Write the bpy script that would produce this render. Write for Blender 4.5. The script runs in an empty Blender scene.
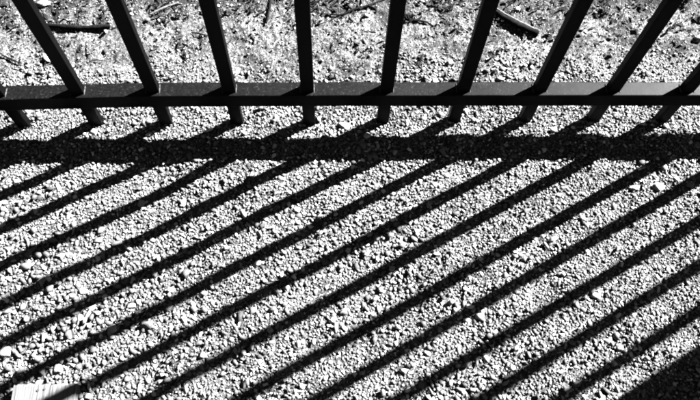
import bpy, bmesh, math, random
import numpy as np
from mathutils import Vector, Matrix, noise as mnoise

scene = bpy.context.scene
C = scene.collection
RNG = np.random.default_rng(11)
random.seed(11)

# ------------------------------------------------------------------ camera, sky, sun, exposure
cam_d = bpy.data.cameras.new('camera')
cam_d.sensor_width = 36.0
cam_d.lens = 36.0 * 686.97 / 700.0
cam_d.clip_start = 0.02
cam_d.clip_end = 3000.0
cam = bpy.data.objects.new('camera', cam_d)
C.objects.link(cam)
r_ = Vector((0.99959592, -0.01635942, 0.0232457)).normalized()
f_ = Vector((0.02786096, 0.40173756, -0.91533092)).normalized()
u_ = r_.cross(f_).normalized()
M = Matrix((r_, u_, -f_)).transposed().to_4x4()
M.translation = Vector((0.0345, -0.6141, 1.0488))
cam.matrix_world = M
scene.camera = cam

SUN_EL = math.radians(36.1)
sx, sy = 0.8769, 0.4808
sun_vec = Vector((sx * math.cos(SUN_EL), sy * math.cos(SUN_EL), math.sin(SUN_EL)))

world = bpy.data.worlds.new('World')
scene.world = world
world.use_nodes = True
wn, wl = world.node_tree.nodes, world.node_tree.links
wn.clear()
sky = wn.new('ShaderNodeTexSky')
sky.sky_type = 'NISHITA'
sky.sun_disc = False
sky.sun_elevation = SUN_EL
sky.sun_rotation = math.atan2(sx, sy)
sky.air_density = 0.2
sky.dust_density = 0.0
sky.altitude = 1500
sep = wn.new('ShaderNodeSeparateColor')       # black-and-white through a red filter: a dark clear sky
wb = wn.new('ShaderNodeBackground')
wb.inputs['Strength'].default_value = 0.05
wo = wn.new('ShaderNodeOutputWorld')
wl.new(sky.outputs['Color'], sep.inputs['Color'])
wl.new(sep.outputs['Red'], wb.inputs['Color'])
wl.new(wb.outputs['Background'], wo.inputs['Surface'])

sun_d = bpy.data.lights.new('sun', 'SUN')
sun_d.energy = 5.0
sun_d.angle = math.radians(0.5)
sun_d.color = (1.0, 1.0, 1.0)
sun = bpy.data.objects.new('sun', sun_d)
C.objects.link(sun)
sun.rotation_euler = (-sun_vec).to_track_quat('-Z', 'Y').to_euler()
sun.location = sun_vec * 6

vs = scene.view_settings
vs.view_transform = 'Standard'
vs.look = 'None'
vs.exposure = 3.5
vs.gamma = 1.0
vs.use_curve_mapping = False
scene.render.engine = 'CYCLES'
scene.cycles.max_bounces = 5
scene.cycles.filter_width = 2.0
scene.cycles.diffuse_bounces = 0

# ------------------------------------------------------------------ helpers
def tag(o, label=None, cat=None, group=None, kind=None):
    if label: o['label'] = label
    if cat: o['category'] = cat
    if group: o['group'] = group
    if kind: o['kind'] = kind
    return o

def empty(name, loc):
    o = bpy.data.objects.new(name, None)
    o.empty_display_size = 0.05
    o.location = loc
    C.objects.link(o)
    return o

def obj(name, bm, mat, parent=None, smooth=False):
    me = bpy.data.meshes.new(name)
    bm.normal_update()
    bm.to_mesh(me); bm.free()
    if smooth:
        for p in me.polygons: p.use_smooth = True
    me.materials.append(mat)
    o = bpy.data.objects.new(name, me)
    C.objects.link(o)
    if parent: o.parent = parent
    return o

def box_bm(x0, x1, y0, y1, z0, z1, bev=0.0, seg=2):
    bm = bmesh.new()
    bmesh.ops.create_cube(bm, size=1.0)
    for v in bm.verts:
        v.co = Vector((x0 + (v.co.x + .5) * (x1 - x0), y0 + (v.co.y + .5) * (y1 - y0), z0 + (v.co.z + .5) * (z1 - z0)))
    if bev:
        bmesh.ops.bevel(bm, geom=list(bm.edges), offset=bev, segments=seg, affect='EDGES', profile=0.5)
    return bm

class Mat:
    def __init__(s, name):
        s.m = bpy.data.materials.new(name); s.m.use_nodes = True
        s.n, s.l = s.m.node_tree.nodes, s.m.node_tree.links
        s.b = s.n['Principled BSDF']
    def add(s, t, **kw):
        nd = s.n.new(t)
        for k, v in kw.items():
            if hasattr(nd, k): setattr(nd, k, v)
            else: nd.inputs[k].default_value = v
        return nd
    def coord(s, out='Object', scale=(1, 1, 1)):
        tc = s.add('ShaderNodeTexCoord'); mp = s.add('ShaderNodeMapping')
        mp.inputs['Scale'].default_value = scale
        s.l.new(tc.outputs[out], mp.inputs['Vector'])
        return mp.outputs['Vector']
    def noise(s, vec, scale, detail=4, rough=.6):
        nd = s.add('ShaderNodeTexNoise', Scale=scale, Detail=detail, Roughness=rough)
        s.l.new(vec, nd.inputs['Vector'])
        return nd.outputs['Fac']
    def ramp(s, fac, stops):
        nd = s.add('ShaderNodeValToRGB')
        e = nd.color_ramp.elements
        while len(e) < len(stops): e.new(0.5)
        for el, (p, c) in zip(e, stops):
            el.position = p
            el.color = (c, c, c, 1) if not isinstance(c, tuple) else c
        s.l.new(fac, nd.inputs['Fac'])
        return nd.outputs['Color']
    def bump(s, h, strength, dist):
        nd = s.add('ShaderNodeBump', Strength=strength, Distance=dist)
        s.l.new(h, nd.inputs['Height'])
        s.l.new(nd.outputs['Normal'], s.b.inputs['Normal'])
    def mix(s, a, b, fac, mode='MIX'):
        nd = s.add('ShaderNodeMix', data_type='RGBA', blend_type=mode)
        for sock, v in ((nd.inputs[0], fac), (nd.inputs[6], a), (nd.inputs[7], b)):
            if hasattr(v, 'node'): s.l.new(v, sock)
            elif isinstance(v, (int, float)) and sock.type == 'RGBA': sock.default_value = (v, v, v, 1)
            else: sock.default_value = v
        return nd.outputs[2]

# ------------------------------------------------------------------ materials
# black fence paint, slightly rough, with sunlight and dusty specks coloured onto its tops
mp = Mat('black_fence_paint')
v = mp.coord()
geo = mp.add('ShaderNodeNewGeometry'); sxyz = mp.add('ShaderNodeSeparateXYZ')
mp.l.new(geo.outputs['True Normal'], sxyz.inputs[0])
up = mp.ramp(sxyz.outputs['Z'], [(0.80, 0.0), (0.95, 1.0)])          # mask of level tops, lightened in colour for the sun's sheen
lit_top_dust = mp.ramp(mp.noise(v, 260, 5, .7), [(0.32, 0.0010), (0.60, 0.0045), (0.72, 0.03)])  # top tone standing in for sunlight, plus pale dusty specks
mp.l.new(mp.mix(0.0017, lit_top_dust, up), mp.b.inputs['Base Color'])
mp.l.new(mp.ramp(mp.noise(v, 35, 5, .6), [(0.3, 0.42), (0.7, 0.52)]), mp.b.inputs['Roughness'])
mp.l.new(mp.ramp(sxyz.outputs['Z'], [(0.80, 0.025), (0.95, 0.072)]), mp.b.inputs['Specular IOR Level'])  # extra shine put on upward faces for the sun's gloss
mp.bump(mp.noise(v, 520, 5, .75), 0.42, 0.0007)
PAINT = mp.m
mwd = Mat('weld_metal')
mwd.l.new(mwd.ramp(mwd.noise(mwd.coord(), 500, 4, .7), [(0.35, 0.006), (0.65, 0.05)]), mwd.b.inputs['Base Color'])
mwd.b.inputs['Roughness'].default_value = 0.6; mwd.b.inputs['Specular IOR Level'].default_value = 0.1
WELD = mwd.m

# soil between and beyond the stones
ms = Mat('stony_soil')
v = ms.coord()
vor = ms.add('ShaderNodeTexVoronoi', Scale=420.0); ms.l.new(v, vor.inputs['Vector'])
bw = ms.add('ShaderNodeRGBToBW'); ms.l.new(vor.outputs['Color'], bw.inputs['Color'])
grain = ms.ramp(bw.outputs['Val'], [(0.15, 0.035), (0.5, 0.095), (0.85, 0.21)])
blot = ms.ramp(ms.noise(v, 16, 6, .65), [(0.38, 0.30), (0.6, 1.0)])
col = ms.mix(grain, blot, 1.0, 'MULTIPLY')
pos = ms.add('ShaderNodeSeparateXYZ'); ms.l.new(v, pos.inputs[0])
edge = ms.add('ShaderNodeMath', operation='MULTIPLY_ADD'); edge.inputs[1].default_value = 0.16
ms.l.new(ms.noise(v, 9, 5, .7), edge.inputs[0]); ms.l.new(pos.outputs['Y'], edge.inputs[2])
humus = ms.ramp(edge.outputs[0], [(0.285, 1.0), (0.36, 0.38)])       # darker leaf mould starts some way beyond the fence
col = ms.mix(col, humus, 1.0, 'MULTIPLY')
ms.l.new(col, ms.b.inputs['Base Color'])
ms.b.inputs['Roughness'].default_value = 0.95
ms.b.inputs['Specular IOR Level'].default_value = 0.15
vd = ms.add('ShaderNodeTexVoronoi', Scale=420.0); ms.l.new(v, vd.inputs['Vector'])
inv = ms.add('ShaderNodeMath', operation='SUBTRACT'); inv.inputs[0].default_value = 1.0
ms.l.new(vd.outputs['Distance'], inv.inputs[1])
ad = ms.add('ShaderNodeMath', operation='ADD')
ms.l.new(inv.outputs[0], ad.inputs[0]); ms.l.new(ms.noise(v, 900, 3, .7), ad.inputs[1])
ms.bump(ad.outputs[0], 1.0, 0.0016)
SOIL = ms.m

def stone_mat(name, stops, island=True):
    m = Mat(name)
    v = m.coord()
    if island:
        g = m.add('ShaderNodeNewGeometry')
        c = m.ramp(g.outputs['Random Per Island'], stops)
    else:
        c = m.ramp(m.noise(v, 90, 4, .6), stops)
    mot = m.ramp(m.noise(v, 380, 5, .7), [(0.3, 0.72), (0.62, 1.0)])
    m.l.new(m.mix(c, mot, 1.0, 'MULTIPLY'), m.b.inputs['Base Color'])
    m.b.inputs['Roughness'].default_value = 0.85
    m.b.inputs['Specular IOR Level'].default_value = 0.25
    m.bump(m.noise(v, 700, 5, .7), 0.6, 0.0012)
    return m.m
GRAVEL = stone_mat('crushed_limestone', [(0.0, 0.03), (0.12, 0.09), (0.60, 0.125), (0.80, 0.22), (0.94, 0.55), (1.0, 0.60)])
PALE_STONE = stone_mat('pale_stone', [(0.3, 0.16), (0.7, 0.36)], False)
GREY_STONE = stone_mat('grey_stone', [(0.3, 0.18), (0.7, 0.34)], False)

def bark_mat(name, lo, hi):
    m = Mat(name)
    v = m.coord('Object', (1, 1, 1))
    m.l.new(m.ramp(m.noise(v, 160, 5, .65), [(0.3, lo), (0.7, hi)]), m.b.inputs['Base Color'])
    m.b.inputs['Roughness'].default_value = 0.9
    m.b.inputs['Specular IOR Level'].default_value = 0.06
    m.bump(m.noise(v, 420, 4, .7), 0.8, 0.0016)
    return m.m
BARK = bark_mat('dark_bark', 0.002, 0.009)
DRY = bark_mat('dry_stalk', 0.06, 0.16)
LEAF = bark_mat('dead_leaf', 0.004, 0.02)

mw = Mat('weathered_pale_wood')
v = mw.coord('Object', (1, 0.05, 1))
wob = mw.add('ShaderNodeVectorMath', operation='MULTIPLY_ADD'); wn1 = mw.add('ShaderNodeTexNoise', Scale=14.0, Detail=3.0)
mw.l.new(mw.coord('Object', (1, .5, 1)), wn1.inputs['Vector']); mw.l.new(wn1.outputs['Color'], wob.inputs[0]); wob.inputs[1].default_value = (.012, 0, 0); mw.l.new(v, wob.inputs[2]); v = wob.outputs[0]
g1 = mw.noise(v, 110, 7, .72)
g2 = mw.noise(v, 700, 3, .6)
c = mw.mix(mw.ramp(g1, [(0.36, 0.02), (0.45, 0.085), (0.7, 0.15)]), mw.ramp(g2, [(0.3, 0.78), (0.6, 1.0)]), 1.0, 'MULTIPLY')
mw.l.new(c, mw.b.inputs['Base Color'])
mw.b.inputs['Roughness'].default_value = 0.85
mw.b.inputs['Specular IOR Level'].default_value = 0.2
mw.bump(g1, 0.8, 0.0025)
WOOD = mw.m
mh = Mat('rusty_nail_iron'); mh.b.inputs['Base Color'].default_value = (.03, .03, .03, 1); mh.b.inputs['Roughness'].default_value = .8
NAIL = mh.m

# ------------------------------------------------------------------ numpy value noise
def vnoise(x, y, cell, seed):
    g = np.random.default_rng(seed).random((257, 257)).astype(np.float32)
    X, Y = x / cell + 71.3, y / cell + 37.7
    ix, iy = np.floor(X).astype(int), np.floor(Y).astype(int)
    fx, fy = X - ix, Y - iy
    fx = fx * fx * (3 - 2 * fx); fy = fy * fy * (3 - 2 * fy)
    a, b = ix % 256, iy % 256
    return ((g[a, b] * (1 - fx) + g[a + 1, b] * fx) * (1 - fy) + (g[a, b + 1] * (1 - fx) + g[a + 1, b + 1] * fx) * fy) - 0.5

def sstep(a, b, x):
    t = np.clip((x - a) / (b - a), 0, 1)
    return t * t * (3 - 2 * t)

def soilness(x, y):      # 0 = loose crushed gravel, 1 = finer trodden soil beyond the fence
    return sstep(0.02, 0.14, y + 0.11 * vnoise(x, y, 0.11, 5))

def ground_h(x, y):
    s = soilness(x, y)
    near = np.exp(-((np.maximum(np.abs(x) - 1.4, 0)) ** 2 + (np.maximum(np.abs(y) - 1.0, 0)) ** 2) / 4.0)
    h = 0.013 * vnoise(x, y, 0.21, 1) + 0.0085 * vnoise(x, y, 0.055, 2)
    fine = (1 - sstep(0, .25, np.maximum(np.abs(x - .09) - .89, np.maximum(y - .75, -.62 - y))))     # detail the sheet's mesh can carry
    h = h + fine * s * (0.0070 * vnoise(x, y, 0.023, 3) + 0.0038 * vnoise(x, y, 0.0085, 4) + 0.0030 * vnoise(x, y, 0.0040, 6))
    h = h + fine * (1 - s) * (0.002 * vnoise(x, y, 0.012, 7))
    far = 0.9 * vnoise(x, y, 23.0, 8) * (1 - near) * sstep(10, 60, np.hypot(x, y))
    return h * (0.25 + 0.75 * near) + far

# ------------------------------------------------------------------ ground: one sheet to the horizon
def axis(a, b, step, far):
    core = np.arange(a, b, step)
    lo, hi, d = [], [], step
    p = a
    while p > -far:
        d *= 1.16; p -= d; lo.append(p)
    p, d = core[-1], step
    while p < far:
        d *= 1.16; p += d; hi.append(p)
    return np.concatenate([lo[::-1], core, hi])
gx = axis(-0.80, 0.98, 0.0018, 600.0)
gy = np.concatenate([axis(-0.62, 0.42, 0.0018, 600.0)]); gy = np.concatenate([gy[gy < .4195], np.arange(.42, .80, .004), axis(.80, .81, .004, 600.0)[axis(.80, .81, .004, 600.0) >= .7999]])
nx, ny = len(gx), len(gy)
XX, YY = np.meshgrid(gx, gy, indexing='ij')
ZZ = ground_h(XX, YY)
def mesh_from(name, verts, faces, n):      # faces: (F, n) array
    me = bpy.data.meshes.new(name)
    me.vertices.add(len(verts)); me.vertices.foreach_set('co', verts.astype(np.float32).ravel())
    me.loops.add(faces.size); me.loops.foreach_set('vertex_index', faces.astype(np.int32).ravel())
    me.polygons.add(len(faces))
    me.polygons.foreach_set('loop_start', np.arange(0, faces.size, n, dtype=np.int32))
    me.update(calc_edges=True)
    return me
idx = np.arange(nx * ny).reshape(nx, ny)
F = np.stack([idx[:-1, :-1], idx[1:, :-1], idx[1:, 1:], idx[:-1, 1:]], -1).reshape(-1, 4)
me = mesh_from('ground', np.stack([XX, YY, ZZ], -1).reshape(-1, 3), F, 4)
me.materials.append(SOIL)
ground = bpy.data.objects.new('ground', me); C.objects.link(ground)
tag(ground, 'pale stony soil under and beyond the fence', 'ground', kind='structure')

# ------------------------------------------------------------------ loose gravel
def hull_template(npts, seed, flat):
    r = random.Random(seed)
    bm = bmesh.new()
    for i in range(npts):
        z = 1 - 2 * (i + .5) / npts; a = i * 2.39996 + r.uniform(-.5, .5)
        q = math.sqrt(1 - z * z)
        p = Vector((q * math.cos(a), q * math.sin(a), z))
        k = r.uniform(.70, 1.15) / (abs(p.x) ** 3.2 + abs(p.y) ** 3.2 + abs(p.z) ** 3.2) ** (1 / 3.2)
        bm.verts.new((p.x * k, p.y * k, p.z * k * flat))
    res = bmesh.ops.convex_hull(bm, input=list(bm.verts))
    bad = [e for e in res['geom_interior'] if isinstance(e, bmesh.types.BMVert)]
    if bad: bmesh.ops.delete(bm, geom=bad, context='VERTS')
    bmesh.ops.triangulate(bm, faces=list(bm.faces))
    bm.verts.index_update()
    vv = np.array([v.co[:] for v in bm.verts]); ff = np.array([[v.index for v in f.verts] for f in bm.faces])
    bm.free()
    return vv, ff
def chip_template(npts, seed, flat):          # broken, sharp-cornered chip
    r = random.Random(seed)
    bm = bmesh.new()
    while len(bm.verts) < npts:
        p = Vector((r.uniform(-1, 1), r.uniform(-1, 1), r.uniform(-1, 1)))
        m = max(abs(p.x), abs(p.y), abs(p.z))
        if .75 < m and all((p - v.co).length > .55 for v in bm.verts):
            bm.verts.new(p * (r.uniform(.9, 1.08) / max(m, .9)))
    for v in bm.verts: v.co.z *= flat
    res = bmesh.ops.convex_hull(bm, input=list(bm.verts))
    bad = [e for e in res['geom_interior'] if isinstance(e, bmesh.types.BMVert)]
    if bad: bmesh.ops.delete(bm, geom=bad, context='VERTS')
    bmesh.ops.triangulate(bm, faces=list(bm.faces))
    bm.verts.index_update()
    vv = np.array([v.co[:] for v in bm.verts]); ff = np.array([[v.index for v in f.verts] for f in bm.faces])
    bm.free()
    return vv, ff
TB = [chip_template(8 + i % 3, 700 + i, .8) for i in range(30)] + [hull_template(12, 100 + i, .85) for i in range(12)]      # bigger stones
TS = [hull_template(9, 300 + i, .85) for i in range(20)]       # grit

X0, X1, Y0, Y1 = -1.15, 1.35, -0.95, 0.80
RES = 0.001
occ = np.zeros((int((X1 - X0) / RES) + 60, int((Y1 - Y0) / RES) + 60), bool)
discs = {}
def disc(n):
    if n not in discs:
        a = np.arange(-n, n + 1); discs[n] = (a[:, None] ** 2 + a[None, :] ** 2) <= n * n
    return discs[n]
stones = []
def throw(n, rmin, rmax, dens, pack, power=1.0):
    xs = RNG.uniform(X0, X1, n); ys = RNG.uniform(Y0, Y1, n)
    rr = rmin + (rmax - rmin) * RNG.random(n) ** power
    keep = RNG.random(n) < dens(xs, ys)
    for x, y, r in zip(xs[keep], ys[keep], rr[keep]):
        i, j = int((x - X0) / RES) + 25, int((y - Y0) / RES) + 25
        if occ[i, j]: continue
        k = int(r * pack / RES)
        if k > 0 and (occ[i + k, j] or occ[i - k, j] or occ[i, j + k] or occ[i, j - k]): continue
        m = max(1, int(r * pack / RES + .5))
        occ[i - m:i + m + 1, j - m:j + m + 1] |= disc(m)
        stones.append((x, y, r))
def cl(x, y):      # coarse patches, coarsest towards the near left
    return np.clip(0.30 + 1.2 * vnoise(x, y, 0.10, 21) + 0.9 * vnoise(x, y, 0.035, 22) + 0.42 * sstep(-.1, -.4, x) * sstep(-.15, -.4, y) - .15 * sstep(.2, .5, x), 0.04, 1)
throw(4000, .0052, .0071, lambda x, y: cl(x, y) * (1 - .95 * soilness(x, y)), .80, 1.8)
throw(22000, .0040, .0056, lambda x, y: cl(x, y) * (1 - .97 * soilness(x, y)), .76, 1.2)
throw(95000, .0026, .0040, lambda x, y: (.30 + .6 * cl(x, y)) * (1 - .975 * soilness(x, y)), .74)
throw(300000, .0016, .0026, lambda x, y: 1 - .965 * soilness(x, y), .74)
nbig = len(stones)
throw(270000, .0010, .0019, lambda x, y: 1 - .72 * soilness(x, y), .85)
st = np.array(stones)

def rot_mats(n, tilt):
    a = RNG.uniform(0, 2 * np.pi, n); b = RNG.normal(0, tilt, n); c_ = RNG.normal(0, tilt, n)
    ca, sa, cb, sb, cc, sc = np.cos(a), np.sin(a), np.cos(b), np.sin(b), np.cos(c_), np.sin(c_)
    z, o = np.zeros(n), np.ones(n)
    Rz = np.stack([ca, -sa, z, sa, ca, z, z, z, o], -1).reshape(n, 3, 3)
    Rx = np.stack([o, z, z, z, cb, -sb, z, sb, cb], -1).reshape(n, 3, 3)
    Ry = np.stack([cc, z, sc, z, o, z, -sc, z, cc], -1).reshape(n, 3, 3)
    return Rz @ Rx @ Ry
VV, FF, off = [], [], 0
def grow(sel, temps, tilt):
    global off
    pick = RNG.integers(0, len(temps), len(sel))
    for t, (tv, tf) in enumerate(temps):
        s = sel[pick == t]
        n = len(s)
        if not n: continue
        R = rot_mats(n, tilt)
        sc = np.stack([RNG.uniform(.95, 1.45, n), RNG.uniform(.68, 1.02, n), RNG.uniform(.42, .85, n)], -1) * s[:, 2:3]
        v = np.einsum('nij,nkj->nki', R, tv[None] * sc[:, None, :])
        h = ground_h(s[:, 0], s[:, 1]) + s[:, 2] * np.where(RNG.random(n) < .12, RNG.uniform(.7, 1.35, n), RNG.uniform(.05, .85, n))
        v += np.stack([s[:, 0], s[:, 1], h], -1)[:, None, :]
        VV.append(v.reshape(-1, 3))
        FF.append((tf[None] + (np.arange(n) * len(tv))[:, None, None] + off).reshape(-1, 3))
        off += n * len(tv)
grow(st[:nbig], TB, .38)
grow(st[nbig:], TS, .8)
me = mesh_from('gravel', np.concatenate(VV), np.concatenate(FF), 3)
me.materials.append(GRAVEL)
gravel = bpy.data.objects.new('gravel', me); C.objects.link(gravel)
tag(gravel, 'loose crushed pale gravel striped by fence shadows', 'gravel', kind='stuff')
print('stones', len(st), 'tris', len(me.polygons))

# ------------------------------------------------------------------ fence
def sag(x):
    return -.0075 * (max(0, -x - .10) / .5) ** 2 - .0012 * (max(0, x - .35) / .4) ** 2
def bow(x):       # the panel bows a little towards the viewer at its left
    return -.0055 * (max(0, min(-x, .8) - .10) / .45) ** 2 - .0010 * (max(0, min(x, .9) - .35) / .4) ** 2
S_ = 0.125
DX = {-4: .005, -3: .0045, -2: -.001, -1: -.003, 0: -.0025, 1: .001, 2: .001, 3: .001, 4: -.003, 5: -.005, 6: .002, 7: -.003, 8: 0, 9: -.004, 10: -.0125}   # hand-welded spacing
PX = 1.400
fence = tag(empty('metal_fence', (0, 0, 0)), 'black metal fence of square upright bars welded through a low rail', 'fence')
PW, PD = 0.0106, 0.0064
def picket_bm():
    bm = box_bm(-PW, PW, -PD, PD, -0.03, 1.08, .0012, 2)
    return bm
proto = obj('picket', picket_bm(), PAINT, fence)
# weld bead where picket meets the rail: a thin fillet on each side
def weld_bm():
    bm = bmesh.new()
    for sgn in (-1, 1):
        bmesh.ops.create_icosphere(bm, subdivisions=4, radius=1.0, matrix=Matrix.Translation((sgn * PW, .001, .1023)) @ Matrix.Diagonal((.0014, .0092, .0017, 1)))
    for v in bm.verts:
        v.co.z += .0007 * mnoise.noise(v.co * 420); v.co.x += .0006 * mnoise.noise(v.co * 380)
    return bm
wproto = obj('weld', weld_bm(), WELD, proto, True)
ks = [k for k in range(-7, 11) if k != 0] + list(range(14, 18))
proto.location = (DX[0], -.002, 0)
for k in ks:
    o = proto.copy(); C.objects.link(o); o.parent = fence
    o.location = (k * S_ + DX.get(k, 0), -.002 + bow(k * S_), 0); o.rotation_euler = (random.uniform(-.003, .003), random.uniform(-.004, .004), random.uniform(-.03, .03))
    w = wproto.copy(); C.objects.link(w); w.parent = o; w.location.z = sag(max(k * S_, -.75)) if k < 11 else 0
YR0, YR1 = -0.0150, 0.0115
def rail_bm(a, b, z0, z1, bend):
    bm = box_bm(a, b, YR0, YR1, z0, z1, .0014, 2)
    long_e = [e for e in bm.edges if abs(e.verts[0].co.x - e.verts[1].co.x) > .5]
    bmesh.ops.subdivide_edges(bm, edges=long_e, cuts=90, use_grid_fill=True)
    for v in bm.verts:
        if bend: v.co.z += sag(max(v.co.x, -.75)) + .00045 * mnoise.noise(Vector((v.co.x * 9, 1, 0)))
        v.co.y += (bow(v.co.x) if bend else 0) + .0005 * mnoise.noise(Vector((v.co.x * 7, 5, 0)))
    return bm
PYC, PA = -0.03, 0.045
LX = -1.062
for (a, b) in ((LX + PA, PX - PA), (PX + PA, 2.30)):
    obj('bottom_rail', rail_bm(a, b, 0.0692, 0.1023, a < 0), PAINT, fence)
    obj('top_rail', box_bm(a, b, -.0185, .0185, 1.08, 1.112, .0016, 2), PAINT, fence)
for x in (LX, PX):
    p = obj('post', box_bm(x - PA, x + PA, PYC - PA, PYC + PA, -0.2, 1.22, .003, 2), PAINT, fence)
    bm = box_bm(x - PA - .006, x + PA + .006, PYC - PA - .006, PYC + PA + .006, 1.2205, 1.235, .003, 2)
    obj('post_cap', bm, PAINT, p)

# ------------------------------------------------------------------ distinct stones
def stone(loc, size, rz, mat, label, seed, group=None):
    bm = bmesh.new()
    bmesh.ops.create_icosphere(bm, subdivisions=3, radius=1.0)
    o3 = Vector((seed * 3.1, seed * 1.7, seed * .9))
    for v in bm.verts:
        n = v.co.normalized()
        k = 1 + .28 * mnoise.noise(n * 1.3 + o3) + .12 * mnoise.noise(n * 3.1 + o3) + .05 * mnoise.noise(n * 8 + o3)
        # flatten some facets for a broken look
        p = n * k
        for d, lim in ((Vector((.6, .3, .74)), .86), (Vector((-.5, .6, .6)), .84), (Vector((0, 0, 1)), .84), (Vector((-.4, -.8, .35)), .85), (Vector((.8, -.5, .2)), .88)):
            t = p.dot(d.normalized())
            if t > lim: p -= d.normalized() * (t - lim)
        v.co = Vector((p.x * size[0], p.y * size[1], p.z * size[2]))
    bmesh.ops.scale(bm, vec=(.82, .82, .85), verts=list(bm.verts))
    ob = obj('stone', bm, mat, None, True)
    h = float(ground_h(np.array([loc[0]]), np.array([loc[1]]))[0])
    ob.location = (loc[0], loc[1], h + size[2] * .45)
    ob.rotation_euler = (random.uniform(-.15, .15), random.uniform(-.15, .15), rz)
    return tag(ob, label, 'stone')
stone((.5932, -.131), (.0130, .0100, .0066), -.4, PALE_STONE, 'large pale stone on sunlit gravel at the far right, nearer than the rail shadow', 1)
stone((.5506, -.1326), (.0115, .0062, .0055), .1, PALE_STONE, 'flat elongated white stone just left of the large pale stone at the far right', 2)
stone((.098, -.0343), (.0078, .0066, .006), .3, PALE_STONE, 'small round white pebble on the far edge of the rail shadow, below the fence middle', 3)
stone((.060, -.0143), (.0140, .0088, .0055), -.35, PALE_STONE, 'flat pale stone under the rail between two central bars', 4)
stone((-.3711, -.4277), (.0095, .008, .007), .6, PALE_STONE, 'chunky white stone just behind the wooden board end', 5)
stone((-.453, -.4016), (.013, .010, .0075), .2, PALE_STONE, 'wide pale stone at the left edge of the gravel, behind and left of the board', 6)
stone((-.5051, .2527), (.017, .0095, .008), 0, PALE_STONE, 'long white stone beyond the fence, in the far left corner', 7)
stone((.7256, .1693), (.010, .009, .008), 0, PALE_STONE, 'rounded white stone beyond the fence at the far right edge', 8)
stone((-.3736, -.0228), (.0075, .007, .006), .5, PALE_STONE, 'small white pebble near a bar foot at the left, beside the rail shadow', 9)
stone((-.2982, -.3684), (.010, .0085, .0065), .8, GREY_STONE, 'grey stone lying in a bar shadow behind and right of the board', 10)
stone((-.2797, -.1553), (.0085, .007, .006), 1.2, GREY_STONE, 'grey stone lying in a bar shadow at the left, nearer than the rail shadow', 11)
stone((.4779, -.4041), (.0075, .007, .006), .4, PALE_STONE, 'bright white pebble on the sunlit strip left of the wide post shadow', 12)
stone((.3924, .241), (.0075, .007, .006), .4, PALE_STONE, 'small pale stone beyond the fence, just beyond the thick curved stick', 13)

# ------------------------------------------------------------------ sticks and twigs beyond the fence
def stick(name, pts, radii, mat, label, cat, lift=.002, sides=9, side_twigs=()):
    def tube(bm, pts, radii):
        rings = []
        for i, (p, r) in enumerate(zip(pts, radii)):
            d = (pts[min(i + 1, len(pts) - 1)] - pts[max(i - 1, 0)]).normalized()
            a = d.cross(Vector((0, 0, 1))).normalized(); b = a.cross(d)
            ring = []
            for k in range(sides):
                t = 2 * math.pi * k / sides
                rr = r * (1 + .30 * mnoise.noise(Vector((p.x * 170 + k * .7, p.y * 170, k * 1.3))) + .22 * mnoise.noise(Vector((p.x * 60, p.y * 60, 3))))
                ring.append(bm.verts.new(p + a * math.cos(t) * rr + b * math.sin(t) * rr))
            rings.append(ring)
        for A, B in zip(rings[:-1], rings[1:]):
            for k in range(sides):
                bm.faces.new((A[k], A[(k + 1) % sides], B[(k + 1) % sides], B[k]))
        bm.faces.new(rings[0][::-1]); bm.faces.new(rings[-1])
    def path(pts, radii):
        P, R = [], []
        n = 12
        q = [Vector(p) for p in pts]
        for i in range(len(q) - 1):
            p0 = q[max(i - 1, 0)]; p1 = q[i]; p2 = q[i + 1]; p3 = q[min(i + 2, len(q) - 1)]
            for j in range(n if i < len(q) - 2 else n + 1):
                t = j / n
                c = 0.5 * ((2 * p1) + (p2 - p0) * t + (2 * p0 - 5 * p1 + 4 * p2 - p3) * t * t + (3 * p1 - p0 - 3 * p2 + p3) * t ** 3)
                P.append(c); R.append(radii[i] * (1 - t) + radii[i + 1] * t)
        return P, R
    def settle(pts, radii):
        return [Vector((p[0], p[1], float(ground_h(np.array([p[0]]), np.array([p[1]]))[0]) * .5 + r + lift + (p[2] if len(p) > 2 else 0))) for p, r in zip(pts, radii)]
    base = Vector((pts[0][0], pts[0][1], 0))
    bm = bmesh.new()
    P, R = path(settle(pts, radii), radii)
    tube(bm, [p - base for p in P], R)
    for tp, tr in side_twigs:
        P, R = path(settle(tp, tr), tr)
        tube(bm, [p - base for p in P], R)
    bmesh.ops.recalc_face_normals(bm, faces=list(bm.faces))
    ob = obj(name, bm, mat, None, True)
    ob.location = base
    return tag(ob, label, cat)

stick('stick', [(-.495, .203), (-.455, .196), (-.415, .1945), (-.372, .199)], [.0034, .0046, .0042, .0036], BARK,
      'dark straight stick lying level beyond the fence at the left', 'stick', .001)
thick = stick('stick', [(.335, .247), (.355, .228), (.385, .203), (.424, .180)], [.0042, .0056, .0066, .0062], BARK,
      'thick dark curved stick with a sunlit edge added as a pale strip beyond the fence, right of the middle', 'stick', .0005)
lit_edge = stick('lit_edge_strip', [(.3385, .2535), (.361, .2325), (.391, .2085), (.428, .187)], [.0016, .0022, .0022, .0010], DRY, None, None, .0050)  # added pale strip standing in for the stick's sunlit upper edge
lit_edge.parent = thick; lit_edge.location = lit_edge.location - thick.location
stick('dry_stalk', [(-.302, .226), (-.278, .240), (-.250, .2525)], [.0014, .0020, .0012], DRY,
      'thin pale dry stalk slanting beyond the fence at the left', 'stalk', .004)
stick('twig', [(-.0770, .268), (-.0785, .236), (-.0835, .203)], [0.0018, 0.0020, 0.0018], BARK,
      'short dark twig pointing towards the fence, left of the middle bars', 'twig', .004)
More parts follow.
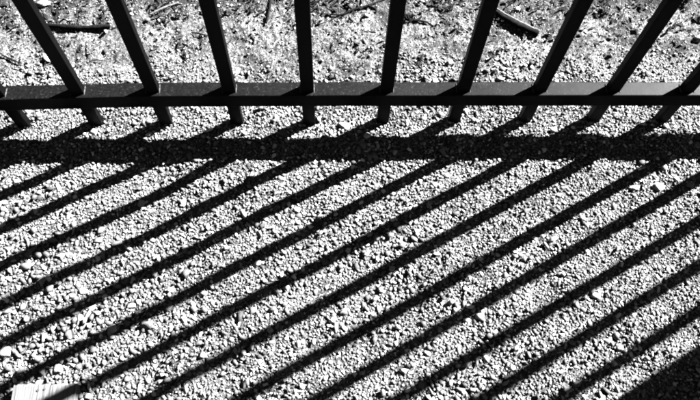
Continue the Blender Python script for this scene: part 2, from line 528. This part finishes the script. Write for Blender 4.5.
stick('twig', [(.0300, .226), (.055, .224), (.0766, .2355), (.1072, .245), (.1400, .262)], [0.0012, 0.0018, 0.0020, 0.0020, 0.0016], BARK,
      'crooked dark twig forking beyond the two central bars', 'twig', .003,
      side_twigs=(([(.1072, .245), (.118, .239), (.126, .229)], [.0022, .0018, .0012]), ([(.0766, .2355), (.070, .243), (.058, .248)], [.002, .0016, .001])))
stick('twig', [(-.024, .2415), (-.008, .249), (.016, .258)], [0.0015, 0.0015, 0.0011], BARK,
      'short dark twig beside a bar at the far side, left of the crooked twig', 'twig', .002)
stick('twig', [(.090, .190), (.103, .186), (.120, .185)], [0.0008, 0.0011, 0.0008], BARK,
      'tiny dark twig lying level between the two central bars', 'twig', .002)
stick('twig', [(.165, .214), (.190, .2125), (.214, .2095), (.232, .198)], [0.0029, 0.0024, 0.0015, 0.0010], BARK,
      'dark tapering twig sticking out from behind a central bar towards the right', 'twig', .002)
stick('twig', [(.240, .226), (.252, .216), (.262, .203), (.270, .198)], [0.0010, 0.0012, 0.0011, 0.0007], BARK,
      'short bent dark twig left of the thick curved stick', 'twig', .001)
stick('twig', [(-.560, .137), (-.542, .127), (-.522, .119)], [0.0014, 0.0019, 0.0011], BARK,
      'short dark twig close beyond the rail at the left edge', 'twig', .001)
stick('twig', [(-.402, .123), (-.390, .1265), (-.377, .1255)], [0.0007, 0.0010, 0.0007], BARK,
      'tiny dark twig under the level stick, close beyond the rail', 'twig', .001)
stick('twig', [(-.222, .186), (-.207, .182), (-.190, .1765)], [0.0011, 0.0015, 0.0012], BARK,
      'short dark twig against the left side of a bar, below the pale stalk', 'twig', .002)

# dead leaves and bark bits drifted along the far edge
def litter_bm():
    bm = bmesh.new()
    r = random.Random(5)
    spots = [(.245, .262, .018, 26), (.185, .224, .010, 16), (-.29, .262, .035, 26), (-.45, .262, .06, 22), (-.06, .268, .05, 26), (.05, .262, .04, 24), (.30, .268, .05, 20), (.40, .275, .08, 26), (.62, .25, .07, 26), (.55, .285, .1, 24), (.27, .20, .012, 8), (.10, .15, .03, 8), (-.2, .16, .04, 8), (.48, .19, .04, 9), (.33, .13, .03, 5), (-.45, .17, .04, 8), (.2, .125, .012, 6), (-.27, .235, .02, 16), (-.55, .225, .03, 14), (-.40, .235, .04, 16), (-.15, .24, .03, 12), (.02, .235, .03, 12), (.36, .245, .03, 12), (.50, .235, .05, 18), (.66, .215, .04, 18)]
    spots += [(r.uniform(-.8, .9), r.uniform(.27, .48), .05, 9) for _ in range(60)]
    for (x, y, s, n) in spots:
        for _ in range(int(n * 1.7)):
            px, py = r.gauss(x, s), r.gauss(y - .006, s * .62)
            L, W = r.uniform(.003, .009), r.uniform(.0010, .0032)
            h = float(ground_h(np.array([px]), np.array([py]))[0]) + r.uniform(.001, .006)
            m = Matrix.Translation((px, py, h)) @ Matrix.Rotation(r.uniform(0, 6.28), 4, 'Z') @ Matrix.Rotation(r.gauss(0, .4), 4, 'X') @ Matrix.Rotation(r.gauss(0, .35), 4, 'Y')
            cu = r.uniform(-.3, .5) * L
            top, bot = [], []
            for a, b, c in ((-1, 0, 0), (-.4, .8, cu * .6), (.3, 1, cu), (1, .05, cu * .2), (.35, -.9, cu), (-.5, -.7, cu * .5)):
                top.append(bm.verts.new(m @ Vector((a * L, b * W, c + .0004)))); bot.append(bm.verts.new(m @ Vector((a * L, b * W, c - .0004))))
            bm.faces.new(top); bm.faces.new(bot[::-1])
            for k in range(6):
                bm.faces.new((top[k], bot[k], bot[(k + 1) % 6], top[(k + 1) % 6]))
    return bm
tag(obj('leaf_litter', litter_bm(), LEAF), 'dark crumbled dead leaves and bark bits scattered beyond the fence', 'leaf litter', kind='stuff')

# ------------------------------------------------------------------ wooden board end, bottom left
board = tag(empty('wooden_board', (-.379, -.452, .008)), 'pale weathered wooden board end with dark nail heads lying on the gravel', 'board')
bw_ = .0445
bm = bmesh.new()
nxs, nys = 46, 60
def board_z(x, y):
    return .0175 + .0007 * mnoise.noise(Vector((x * 260, y * 9, 0))) + .0005 * mnoise.noise(Vector((x * 700, y * 20, 4)))
grid = []
for i in range(nxs + 1):
    row = []
    for j in range(nys + 1):
        x = -bw_ + 2 * bw_ * i / nxs
        y = -.42 * (j / nys) ** 1.6
        edge = .0012 * max(0, 1 - min(x + bw_, bw_ - x) / .004) + .0010 * max(0, 1 + y / .003)
        yy = y + (.0030 * mnoise.noise(Vector((x * 180, 3, 0))) + .0025 * mnoise.noise(Vector((x * 60, 9, 0)))) * max(0, 1 - j / 4)
        row.append(bm.verts.new((x, yy, board_z(x, y) - edge)))
    grid.append(row)
for i in range(nxs):
    for j in range(nys):
        bm.faces.new((grid[i][j], grid[i][j + 1], grid[i + 1][j + 1], grid[i + 1][j]))
border = [grid[i][0] for i in range(nxs + 1)] + [grid[nxs][j] for j in range(1, nys + 1)] + [grid[i][nys] for i in range(nxs - 1, -1, -1)] + [grid[0][j] for j in range(nys - 1, 0, -1)]
low = [bm.verts.new((v.co.x, v.co.y, 0)) for v in border]
nb = len(border)
for k in range(nb):
    bm.faces.new((border[k], border[(k + 1) % nb], low[(k + 1) % nb], low[k]))
bm.faces.new(low[::-1])
bmesh.ops.recalc_face_normals(bm, faces=list(bm.faces))
obj('plank', bm, WOOD, board)
def nail_bm(x, y, r):
    bm = bmesh.new()
    bmesh.ops.create_cone(bm, cap_ends=True, segments=14, radius1=r, radius2=r * .8, depth=.0016, matrix=Matrix.Translation((x, y, board_z(x, y) + .0004)))
    return bm
for (x, y, r) in ((-.0085, -.0085, .0024), (.0010, -.0070, .0019), (.0055, -.0200, .0028)):
    obj('nail_head', nail_bm(x, y, r), NAIL, board)
